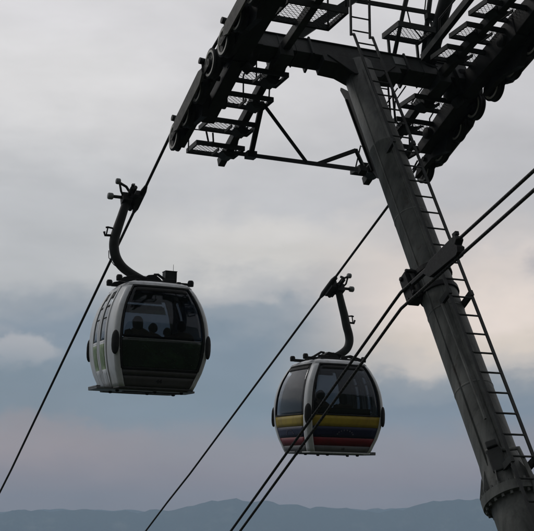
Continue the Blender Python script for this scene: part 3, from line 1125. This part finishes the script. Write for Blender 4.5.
def cabin(rope_c, grip_h, dirn, label, livery, number, box_on_roof, grip_y):
    """dirn=+1: local x points uphill (-H), door side towards -C; dirn=-1: turned round"""
    X, Y = (-H, C) if dirn > 0 else (H, -C)
    GRIP = Vector((0, grip_y, 3.67))
    g = P(grip_h, rope_c, rope_z(grip_h))
    # the car hangs a few degrees off plumb along the rope, uphill end lower
    pa_ = D2R(3.2) * dirn
    X, ZL = X * math.cos(pa_) - Z * math.sin(pa_), Z * math.cos(pa_) + X * math.sin(pa_)
    rot = Matrix((X, Y, ZL)).transposed()
    org = g - rot @ GRIP
    root = empty('gondola_cabin', org, label, 'gondola', 'cabins hanging on the haul ropes')

    def fin_(m, name, mats, parent=None, bevel=0.0):
        m.v = [org + rot @ v for v in m.v]
        return m.build(name, mats, parent or root, org, bevel)
    ex, ey, ez = Vector((1, 0, 0)), Vector((0, 1, 0)), Vector((0, 0, 1))
    ZW = livery['sill']
    # --- shell: corner posts, header, sill and roof
    m = MB()
    for ua, ub in ((0.985, 2.065), (2.935, 4.015), (4.985, 6.205), (6.795, 8.015)):
        patch(m, ua, ub, 30, 0.03, 1.915, 26, 0.0, 0.05)
    patch(m, 0, 8, 96, 1.905, ZTOP, 4, 0.004, 0.05)
    ring = [body_pt(8 * i / 96, ZTOP) for i in range(96)]
    ring2 = [Vector((p.x * 0.86, p.y * 0.86, ZTOP + 0.035)) for p in ring]
    ring3 = [Vector((p.x * 0.3, p.y * 0.3, ZTOP + 0.045)) for p in ring]
    for ra_, rb_ in ((ring, ring2), (ring2, ring3)):
        m.add(ra_ + rb_, [(i, (i + 1) % 96, 96 + (i + 1) % 96, 96 + i) for i in range(96)], 0, True)
    m.add(ring3, [tuple(range(96))], 0)
    fin_(m, 'body_shell', 'shell')
    m = MB()
    patch(m, 0, 8, 96, 0.0, 0.031, 1, 0.002, 0.05)
    fin_(m, 'base_rim', livery['rim'])
    m = MB()
    fl = [body_pt(8 * i / 48, 0.05) * 0.985 for i in range(48)]
    m.prism([Vector((p.x, p.y, 0.055)) for p in fl], ez * 0.04)
    fin_(m, 'floor', 'liner')
    m = MB()
    ce = [body_pt(8 * i / 48, 1.88) * 0.94 for i in range(48)]
    m.prism([Vector((p.x, p.y, 1.925)) for p in ce], ez * 0.03)
    fin_(m, 'ceiling', 'liner')
    # --- end walls and closed side wall: glass above, livery below
    for k, nm in ((0, 'end'), (4, 'end'), (2, 'side')):
        mg = 0.012 if nm == 'end' else 0.062
        m = MB()
        zz = livery['bands'] if nm == 'end' else livery['side_bands']
        for i, (z0, z1, mi) in enumerate(zz):
            patch(m, k + mg, k + 1 - mg, 10, z0 + 0.002, z1 - 0.002, max(2, int((z1 - z0) / 0.06)), -0.004, 0.03, mi)
        pnl = fin_(m, nm + '_panel', livery['mats'])
        m = MB()
        patch(m, k + mg + 0.005, k + 1 - mg - 0.005, 12, ZW + 0.01, 1.90, 16, -0.012, 0.012)
        win = fin_(m, nm + '_window', 'glass')
        m = MB()
        frame_strip(m, k + mg - 0.004, k + 1.004 - mg, livery['frame_z'] if nm == 'end' else ZW, 1.906, 0.026, 0.03, 0.002, 0.03)
        patch(m, k + 0.09, k + 0.91, 10, 1.79, 1.86, 2, 0.0, 0.012)
        fin_(m, 'window_frame', 'rubber', win)
        if livery['film'] and nm == 'end':
            m = MB()
            patch(m, k + 0.07, k + 0.66, 8, 1.60, 1.74, 3, -0.030, 0.004)
            patch(m, k + 0.10, k + 0.92, 8, 1.68, 1.76, 3, -0.038, 0.004)
            fin_(m, 'window_film', 'greenglass', win)
        if livery['stars']:
            first = None
            for i in range(8):
                a = D2R(18 + 144 * i / 7)
                zc = 0.37 + 0.115 * math.sin(a)
                uc = k + 0.5 + (-0.125 if nm == 'end' else -0.125) * math.cos(a)
                p, n = body_pt(uc, zc), body_n(uc, zc)
                side = n.cross(ez).normalized()
                upv = side.cross(n).normalized()
                m = MB()
                poly = []
                for j in range(10):
                    t = math.pi / 2 + j * math.pi / 5
                    r = 0.024 if j % 2 == 0 else 0.010
                    poly.append(p + n * 0.001 + side * r * math.cos(t) + upv * r * math.sin(t))
                m.prism(poly, n * 0.004)
                fin_(m, 'star', 'star', pnl)
        if nm == 'end' and number:
            cu = bpy.data.curves.new('number_text', 'FONT')
            cu.body = number
            cu.size = 0.115 if livery['film'] else 0.08
            cu.extrude = 0.002
            cu.align_x = 'CENTER'
            cu.align_y = 'CENTER'
            tmp = bpy.data.objects.new('number_tmp', cu)
            COL.objects.link(tmp)
            dg = bpy.context.evaluated_depsgraph_get()
            me = bpy.data.meshes.new_from_object(tmp.evaluated_get(dg))
            bpy.data.objects.remove(tmp)
            bpy.data.curves.remove(cu)
            uc, zc = k + 0.5, livery['number_z']
            p, n = body_pt(uc, zc), body_n(uc, zc)
            side = ez.cross(n).normalized()
            upv = n.cross(side).normalized()
            mx = Matrix((rot @ side, rot @ upv, rot @ n)).transposed().to_4x4()
            mx.translation = rot @ (p + n * 0.003)
            me.transform(mx)
            me.materials.clear()
            me.materials.append(MAT['lettering'])
            o = bpy.data.objects.new('number', me)
            COL.objects.link(o)
            attach(o, pnl, org)
    # --- doors on the -y side: two leaves
    for (ua, ub) in ((6.21, 6.496), (6.504, 6.79)):
        m = MB()
        gap = 0.0
        wst = 0.055
        zs = 0.88
        out = 0.012
        for (a, bb) in ((ua, ua + wst), (ub - wst, ub)):
            patch(m, a, bb, 2, 0.04, 1.90, 20, out, 0.035, 0)
        patch(m, ua + wst, ub - wst, 4, 1.81, 1.90, 2, out, 0.035, 0)
        patch(m, ua + wst, ub - wst, 4, zs - 0.06, zs, 2, out, 0.035, 0)
        patch(m, ua + wst, ub - wst, 4, 0.36, zs - 0.06, 6, out, 0.035, 1)
        patch(m, ua + wst, ub - wst, 4, 0.04, 0.36, 4, out, 0.035, 0)
        d = fin_(m, 'door', ['shell', livery['door']])
        m = MB()
        patch(m, ua + wst, ub - wst, 5, zs, 1.81, 12, 0.0, 0.012)
        wdw = fin_(m, 'door_window', 'glass', d)
        for inset, z0, z1 in ((0.0, 1.52, 1.55), (0.02, 1.69, 1.79), (0.0, 1.30, 1.315)):
            m = MB()
            patch(m, ua + wst + inset, ub - wst - inset, 3, z0, z1, 1, 0.008, 0.02)
            fin_(m, 'window_bar', 'rubber', d)
    # --- corner bumpers
    proto_b = None
    for k in (1.5, 3.5, 5.5, 7.5):
        m = MB()
        p, n = body_pt(k, 0.80), body_n(k, 0.80)
        n = Vector((n.x, n.y, 0)).normalized()
        sd = ez.cross(n)
        m.ball(p, n * 0.045, sd * 0.08, ez * 0.22, 18)
        for v in m.v:
            d = v - p
            # square the ellipsoid off a little
            v.z = p.z + math.copysign(abs(d.z) ** 0.75 * 0.22 ** 0.25, d.z)
        fin_(m, 'bumper', 'rubber')
    # --- floor step and skids
    m = MB()
    m.prism([Vector(q) for q in ((-0.34, -1.02, 0.018), (0.28, -1.02, 0.018), (0.34, -0.9, 0.018), (0.34, 0.72, 0.018), (0.26, 0.88, 0.018), (-0.26, 0.88, 0.018), (-0.34, 0.72, 0.018))], ez * 0.04)
    m.box(Vector((-0.03, -0.985, 0.048)), ex * 0.30, ey * 0.04, ez * 0.018)
    fin_(m, 'step_plate', 'greypanel', bevel=0.01)
    m = MB()
    for x in (-0.24, 0.24):
        for y in (-0.62, 0.1, 0.62):
            m.lathe([(0, 0), (0.03, 0), (0.04, -0.025), (0.02, -0.04), (0, -0.04)], Vector((x, y, 0.0)), ez, 10)
    m.box(Vector((0, 0.1, -0.008)), ex * 0.05, ey * 0.55, ez * 0.01)
    fin_(m, 'underfloor_fitting', 'black')
    # --- benches inside
    for sx in (-1, 1):
        m = MB()
        m.box(Vector((0.50 * sx, 0.0, 0.44)), ex * 0.22, ey * 0.66, ez * 0.025)
        m.box(Vector((0.60 * sx, 0.0, 0.22)), ex * 0.03, ey * 0.60, ez * 0.19)
        m.prism([Vector((0.70 * sx, 0, 0.46)), Vector((0.745 * sx, 0, 0.46)), Vector((0.80 * sx, 0, 0.96)), Vector((0.765 * sx, 0, 0.96))], ey * 1.3)
        fin_(m, 'bench', 'seat', bevel=0.015)
    # --- roof carriage
    DROP = ez * 0.085

    def low_(m, *a, **k):
        m.v = [v - DROP for v in m.v]
        return fin_(m, *a, **k)
    m = MB()
    for x in (-0.34, 0.34):
        m.bar(Vector((x, -0.66, 2.115)), Vector((x, 0.66, 2.115)), 0.07, 0.06)
        m.bar(Vector((x, -0.62, 2.13)), Vector((x, -0.36, 2.20)), 0.06, 0.07)
        m.bar(Vector((x, -0.36, 2.20)), Vector((x, -0.16, 2.16)), 0.06, 0.06)
        m.bar(Vector((x, 0.16, 2.16)), Vector((x, 0.40, 2.17)), 0.06, 0.06)
        for y in (-0.70, 0.70):
            m.lathe([(0, -0.05), (0.055, -0.05), (0.06, 0.03), (0.045, 0.065), (0, 0.07)], Vector((x, y, 2.14)), ez, 12)
    for y in (-0.40, 0.40):
        m.bar(Vector((-0.55, y, 2.10)), Vector((0.55, y, 2.10)), 0.07, 0.05)
    m.prism([Vector((0, -0.30, 2.11)), Vector((0, 0.28, 2.11)), Vector((0, 0.14, 2.24)), Vector((0, 0.05, 2.30)), Vector((0, -0.08, 2.28)), Vector((0, -0.2, 2.18))], ex * 0.30)
    m.tube([Vector((0.1, 0.04, 2.30)), Vector((0.1, 0.12, 2.31)), Vector((0.1, 0.30, 2.20)), Vector((0.1, 0.46, 2.13))], 0.025, 8)
    m.tube([Vector((-0.1, -0.06, 2.28)), Vector((-0.1, -0.25, 2.26)), Vector((-0.1, -0.48, 2.13))], 0.018, 8)
    low_(m, 'roof_carriage', 'black', bevel=0.006)
    if box_on_roof:
        m = MB()
        m.box(Vector((0.05, 0.37, 2.27)), ex * 0.10, ey * 0.115, ez * 0.115)
        m.box(Vector((0.05, 0.37, 2.39)), ex * 0.11, ey * 0.122, ez * 0.008)
        low_(m, 'roof_box', 'steel', bevel=0.01)
        m = MB()
        m.tube([Vector((0.05, 0.44, 2.38)), Vector((0.05, 0.44, 2.54))], 0.004, 5)
        low_(m, 'aerial', 'black')
    # --- hanger arm: bent tube on the door side, ending over the roof centre
    pts = [(-0.44, 3.80), (-0.475, 3.66), (-0.54, 3.42), (-0.61, 3.18), (-0.665, 2.95), (-0.675, 2.76), (-0.64, 2.60), (-0.55, 2.46), (-0.42, 2.36), (-0.24, 2.27), (-0.06, 2.20), (0.04, 2.17)]
    m = MB()
    sp = [Vector((0, y + (grip_y + 0.20) * min(1.0, max(0.0, (z - 2.22) / 0.7)), z - 0.03)) for y, z in pts]
    fine = []
    for i in range(len(sp) - 1):
        p0, p1, p2, p3 = sp[max(i - 1, 0)], sp[i], sp[i + 1], sp[min(i + 2, len(sp) - 1)]
        for j in range(4):
            t = j / 4
            fine.append(0.5 * ((2 * p1) + (p2 - p0) * t + (2 * p0 - 5 * p1 + 4 * p2 - p3) * t * t + (3 * p1 - p0 - 3 * p2 + p3) * t ** 3))
    fine.append(sp[-1])
    N = len(fine)
    m.tube(fine, [0.072 + 0.022 * math.sin(math.pi * min(1, i / N * 1.1)) for i in range(N)], 16)
    arm = low_(m, 'hanger_arm', 'steel')
    m = MB()
    m.tube([Vector((0, -0.66, 3.13)), Vector((0, -0.80, 3.15)), Vector((0, -0.84, 3.14))], 0.018, 8)
    m.tube([Vector((0, -0.68, 3.00)), Vector((0, -0.85, 2.99)), Vector((0, -0.87, 3.06))], 0.024, 8)
    m.tube([Vector((0, -0.80, 3.15)), Vector((0, -0.83, 2.98))], 0.014, 8)
    m.v = [v + ey * (grip_y + 0.20) for v in m.v]
    low_(m, 'arm_hook', 'black', arm)
    m = MB()
    m.tube([Vector((0.02, -0.77, 2.70)), Vector((0.02, -0.76, 2.56)), Vector((0.02, -0.66, 2.44)), Vector((0.02, -0.50, 2.34))], 0.008, 6)
    m.v = [v + ey * (grip_y + 0.20) for v in m.v]
    low_(m, 'arm_cable', 'black', arm)
    # --- grip on the rope
    sl = 0.398
    rd = rot.transposed() @ (H - Z * sl).normalized()      # downhill along the rope, local
    ru = Vector((0, 1, 0)).cross(rd)
    if ru.z < 0:
        ru = -ru
    G = GRIP
    m = MB()
    m.tube([G - rd * 0.42, G - rd * 0.26, G + rd * 0.26, G + rd * 0.42], [0.032, 0.058, 0.058, 0.032], 12)
    m.box(G - ru * 0.03 - ey * 0.06, rd * 0.20, ey * 0.07, ru * 0.085)
    m.box(G - ey * 0.16 - ru * 0.02, rd * 0.11, ey * 0.10, ru * 0.05)
    for d0, dd in ((-0.07, 0.26), (0.13, 0.20)):
        m.tube([G - ey * 0.13 + ru * d0 - rd * dd, G - ey * 0.13 + ru * d0 + rd * dd], 0.042, 12)
    m.tube([G - ey * 0.24 + ru * 0.0 - rd * 0.34, G - ey * 0.24 + rd * 0.34], 0.038, 10)
    m.bar(G - ey * 0.24 - rd * 0.36 + ru * 0.02, G - ey * 0.20 - rd * 0.30 + ru * 0.10, 0.06, 0.05)
    m.box(G - ey * 0.27 - ru * 0.03, rd * 0.10, ey * 0.09, ru * 0.09)
    m.bar(G - ey * 0.14 - ru * 0.16 + rd * 0.06, G - ey * 0.08 - ru * 0.02 + rd * 0.1, 0.05, 0.07)
    grip = fin_(m, 'grip', 'black', bevel=0.006)
    m = MB()
    m.tube([G - ey * 0.26, G - ey * 0.54], 0.032, 10)
    m.tube([G - ey * 0.20 - rd * 0.1 + ru * 0.02, G - ey * 0.30 - rd * 0.16 + ru * 0.14, G - ey * 0.46 - rd * 0.20 + ru * 0.20], 0.026, 8)
    m.tube([G - ey * 0.44 - rd * 0.20 + ru * 0.19, G - ey * 0.40 - rd * 0.12 + ru * 0.05, G - ey * 0.32 - rd * 0.02 - ru * 0.02], 0.022, 8)
    fin_(m, 'grip_lever', 'steel', grip)
    m = MB()
    m.lathe([(0, -0.05), (0.055, -0.05), (0.065, -0.03), (0.065, 0.03), (0.055, 0.05), (0, 0.05)], G - ey * 0.58, ey, 16)
    fin_(m, 'roller', 'galv', grip)
    m = MB()
    m.lathe([(0, -0.04), (0.05, -0.04), (0.058, -0.02), (0.058, 0.03), (0.045, 0.045), (0, 0.045)], G - ey * 0.47 - rd * 0.21 + ru * 0.21, ey, 16)
    fin_(m, 'roller', 'galv', grip)
    return org, rot


GREEN = dict(frame_z=0.345, rim='darkgreypanel', sill=0.90, bands=[(0.03, 0.22, 1), (0.22, 0.235, 2), (0.235, 0.32, 1), (0.32, 0.345, 2), (0.345, 0.90, 0)],
             side_bands=[(0.03, 0.34, 3), (0.34, 0.90, 4)],
             mats=['darkgreen', 'darkgreypanel', 'rubber', 'shell', 'lightgreen'], film=True, stars=False, door='lightgreen', number_z=0.14)
FLAG = dict(frame_z=0.79, rim='shell', sill=0.79, bands=[(0.03, 0.16, 3), (0.16, 0.33, 2), (0.33, 0.555, 1), (0.555, 0.79, 0)],
            side_bands=[(0.03, 0.16, 3), (0.16, 0.33, 2), (0.33, 0.555, 1), (0.555, 0.79, 0)],
            mats=['yellow', 'blue', 'red', 'greypanel'], film=False, stars=True, door='yellow', number_z=0.095)
c1o, c1r = cabin(-2.6, 4.03, 1, 'pale grey cabin with green film under its big window, left of the other one', GREEN, '44', True, -0.27)
c2o, c2r = cabin(2.45, 6.22, -1, 'pale cabin with yellow, blue and red stripes and an arc of stars', FLAG, '10', False, 0.02)


# ------------------------------------------------------------------ passengers
def skin_mesh(verts, edges, radii, root, levels=2):
    me = bpy.data.meshes.new('tmp')
    me.from_pydata([tuple(v) for v in verts], edges, [])
    o = bpy.data.objects.new('tmp', me)
    COL.objects.link(o)
    o.modifiers.new('skin', 'SKIN').use_smooth_shade = True
    for i, sv in enumerate(me.skin_vertices[0].data):
        r = radii[i]
        sv.radius = r if isinstance(r, tuple) else (r, r)
        sv.use_root = (i == root)
    sb = o.modifiers.new('sub', 'SUBSURF')
    sb.levels = levels
    sb.render_levels = levels
    dg = bpy.context.evaluated_depsgraph_get()
    out = bpy.data.meshes.new_from_object(o.evaluated_get(dg))
    bpy.data.objects.remove(o)
    bpy.data.meshes.remove(me)
    return out


def passenger(corg, crot, x, y, face, scale, top, label, longhair, turn=0.0, lean=0.0):
    """seated figure; local frame: +x forward, seat at z=0.455 of the cabin"""
    Vv = Vector
    k = scale
    v = [Vv((0, 0, 0.10)), Vv((0.0, 0, 0.29)), Vv((0.0, 0, 0.48)), Vv((0.01, 0, 0.585)),            # pelvis spine chest neck-base
         Vv((0.02, 0, 0.635)), Vv((0.035, 0, 0.70)), Vv((0.03, 0, 0.77)), Vv((0.025, 0, 0.825))]      # neck, face, head, crown
    r = [(0.15, 0.12), (0.135, 0.105), (0.15, 0.11), (0.085, 0.085), 0.058, (0.072, 0.085), (0.078, 0.095), (0.055, 0.07)]
    e = [(i, i + 1) for i in range(7)]
    for s in (-1, 1):
        n = len(v)
        v += [Vv((0, 0.185 * s, 0.535)), Vv((0.03, 0.235 * s, 0.27)), Vv((0.22, 0.15 * s, 0.14)), Vv((0.30, 0.11 * s, 0.135))]
        r += [0.074, 0.052, 0.036, (0.036, 0.022)]
        e += [(3, n), (n, n + 1), (n + 1, n + 2), (n + 2, n + 3)]
        n = len(v)
        v += [Vv((0.05, 0.10 * s, 0.08)), Vv((0.42, 0.12 * s, 0.07)), Vv((0.40, 0.12 * s, -0.36)), Vv((0.52, 0.13 * s, -0.40))]
        r += [0.095, 0.068, 0.045, (0.045, 0.034)]
        e += [(0, n), (n, n + 1), (n + 1, n + 2), (n + 2, n + 3)]
    me = skin_mesh(v, e, r, 0)
    bm = bmesh.new()
    bm.from_mesh(me)
    # face: nose, brow, ears, and five curled fingers on each hand, all merged in the body mesh
    ex = MB()
    hc = Vv((0.035, 0, 0.732))
    ex.ball(hc + Vv((0.098, 0, -0.012)), Vv((0.022, 0, 0)), Vv((0, 0.014, 0)), Vv((0.008, 0, 0.026)), 10)
    for s in (-1, 1):
        ex.ball(hc + Vv((-0.005, 0.082 * s, -0.005)), Vv((0.018, 0, 0)), Vv((0, 0.010, 0)), Vv((0, 0, 0.03)), 10)
        ex.ball(hc + Vv((0.085, 0.032 * s, 0.012)), Vv((0.008, 0, 0)), Vv((0, 0.013, 0)), Vv((0, 0, 0.006)), 8, 1)
        hp = Vv((0.30, 0.11 * s, 0.135))
        for i in range(4):
            yo = (-0.027 + 0.018 * i)
            ln = (0.058, 0.068, 0.064, 0.048)[i]
            a = hp + Vv((0.02, yo, 0.004))
            ex.tube([a, a + Vv((ln * 0.5, 0, 0.004)), a + Vv((ln * 0.85, 0, -0.016)), a + Vv((ln, 0, -0.034))], [0.0095, 0.009, 0.008, 0.006], 8)
        a = hp + Vv((-0.01, -0.03 * s, 0.0))
        ex.tube([a, a + Vv((0.028, -0.018 * s, 0.0)), a + Vv((0.052, -0.016 * s, -0.012))], [0.011, 0.010, 0.007], 8)
    ex.ball(hc + Vv((0.088, 0, -0.058)), Vv((0.006, 0, 0)), Vv((0, 0.024, 0)), Vv((0, 0, 0.006)), 8, 1)
    base = [bm.verts.new(p) for p in ex.v]
    for f, mi in zip(ex.f, ex.mi):
        try:
            nf = bm.faces.new([base[i] for i in f])
            nf.smooth = True
            nf.material_index = 4 if mi else 0
        except ValueError:
            pass
    for f in bm.faces:
        c = f.calc_center_median()
        if f.material_index == 4:
            continue
        if c.z > 0.605:
            mi = 0
        elif c.x > 0.255 and 0.10 < c.z < 0.2 and abs(c.y) < 0.17 and c.z > 0.115:
            mi = 0
        elif c.z < -0.34:
            mi = 3
        elif c.z < 0.15 and (c.z < 0.11 or abs(c.y) < 0.13):
            mi = 2
        else:
            mi = 1
        f.material_index = mi
        f.smooth = True
    bm.to_mesh(me)
    bm.free()
    me.materials.clear()
    for mname in ('skin', top, 'jeans', 'rubber', 'lettering'):
        me.materials.append(MAT[mname])
    me.name = 'person'
    o = bpy.data.objects.new('person', me)
    COL.objects.link(o)
    loc = corg + crot @ Vv((x, y, 0.47))
    ax = crot @ Vv((1, 0, 0)) * face
    ang = math.atan2(ax.y, ax.x) + turn
    o.location = loc
    o.rotation_euler = (0, lean, ang)
    o.scale = (k, k, k)
    tag(o, label, 'person', 'passengers sitting in the cabins')
    WLOC[o.name] = loc
    # hair
    h = MB()
    hc = Vv((0.012, 0, 0.755))
    h.ball(hc, Vv((0.105, 0, 0)), Vv((0, 0.096, 0)), Vv((0, 0, 0.105)), 18)
    h.v = [p if p.x < 0.075 or p.z > 0.79 else Vv((0.075 + (p.x - 0.075) * 0.2, p.y, p.z)) for p in h.v]
    if longhair:
        hv = []
        for p in h.v:
            d = p - hc
            if d.z < 0 and d.x < 0.05:              # hair falls to the shoulders and spreads
                k_ = -d.z / 0.105
                p = Vv((p.x - 0.035 * k_, p.y * (1 + 0.22 * k_), hc.z + d.z * 2.1))
            hv.append(p + Vv((0.006, 0.008, 0.006)) * noise.noise(p * 22))
        h.v = hv
    else:
        h.v = [p + (p - hc) * 0.10 * noise.noise(p * 14) for p in h.v]
    ho = h.build('hair', 'hair', None)
    ho.parent = o
    ho.location = (0, 0, 0)
    return o


passenger(c1o, c1r, 0.56, -0.36, -1, 1.03, 'redcloth', 'tallest passenger in a red top, nearest the doors of the green and grey cabin', True)
passenger(c1o, c1r, 0.55, -0.06, -1, 0.90, 'redcloth', 'child in a red top sitting beside the tallest passenger in the green and grey cabin', False, 0.25)
passenger(c1o, c1r, 0.55, 0.21, -1, 0.82, 'darkcloth', 'smallest child, low in the middle of the green and grey cabin window', False, -0.2)
passenger(c1o, c1r, 0.55, 0.49, -1, 0.98, 'darkcloth', 'dark clothed passenger at the right end of the bench in the green and grey cabin', False, -0.3)
passenger(c2o, c2r, 0.52, 0.47, -1, 1.0, 'greycloth', 'passenger in grey seen through the left side window of the striped cabin', False)
passenger(c2o, c2r, 0.52, 0.10, -1, 1.0, 'darkcloth', 'dark haired passenger behind the pale corner post of the striped cabin', True)
passenger(c2o, c2r, -0.54, 0.40, 1, 1.02, 'darkcloth', 'passenger with back turned at left of the big window in the striped cabin', False, 0.3)
passenger(c2o, c2r, -0.54, -0.14, 1, 0.96, 'darkcloth', 'passenger with back turned near the middle of the big window in the striped cabin', True, -0.2)
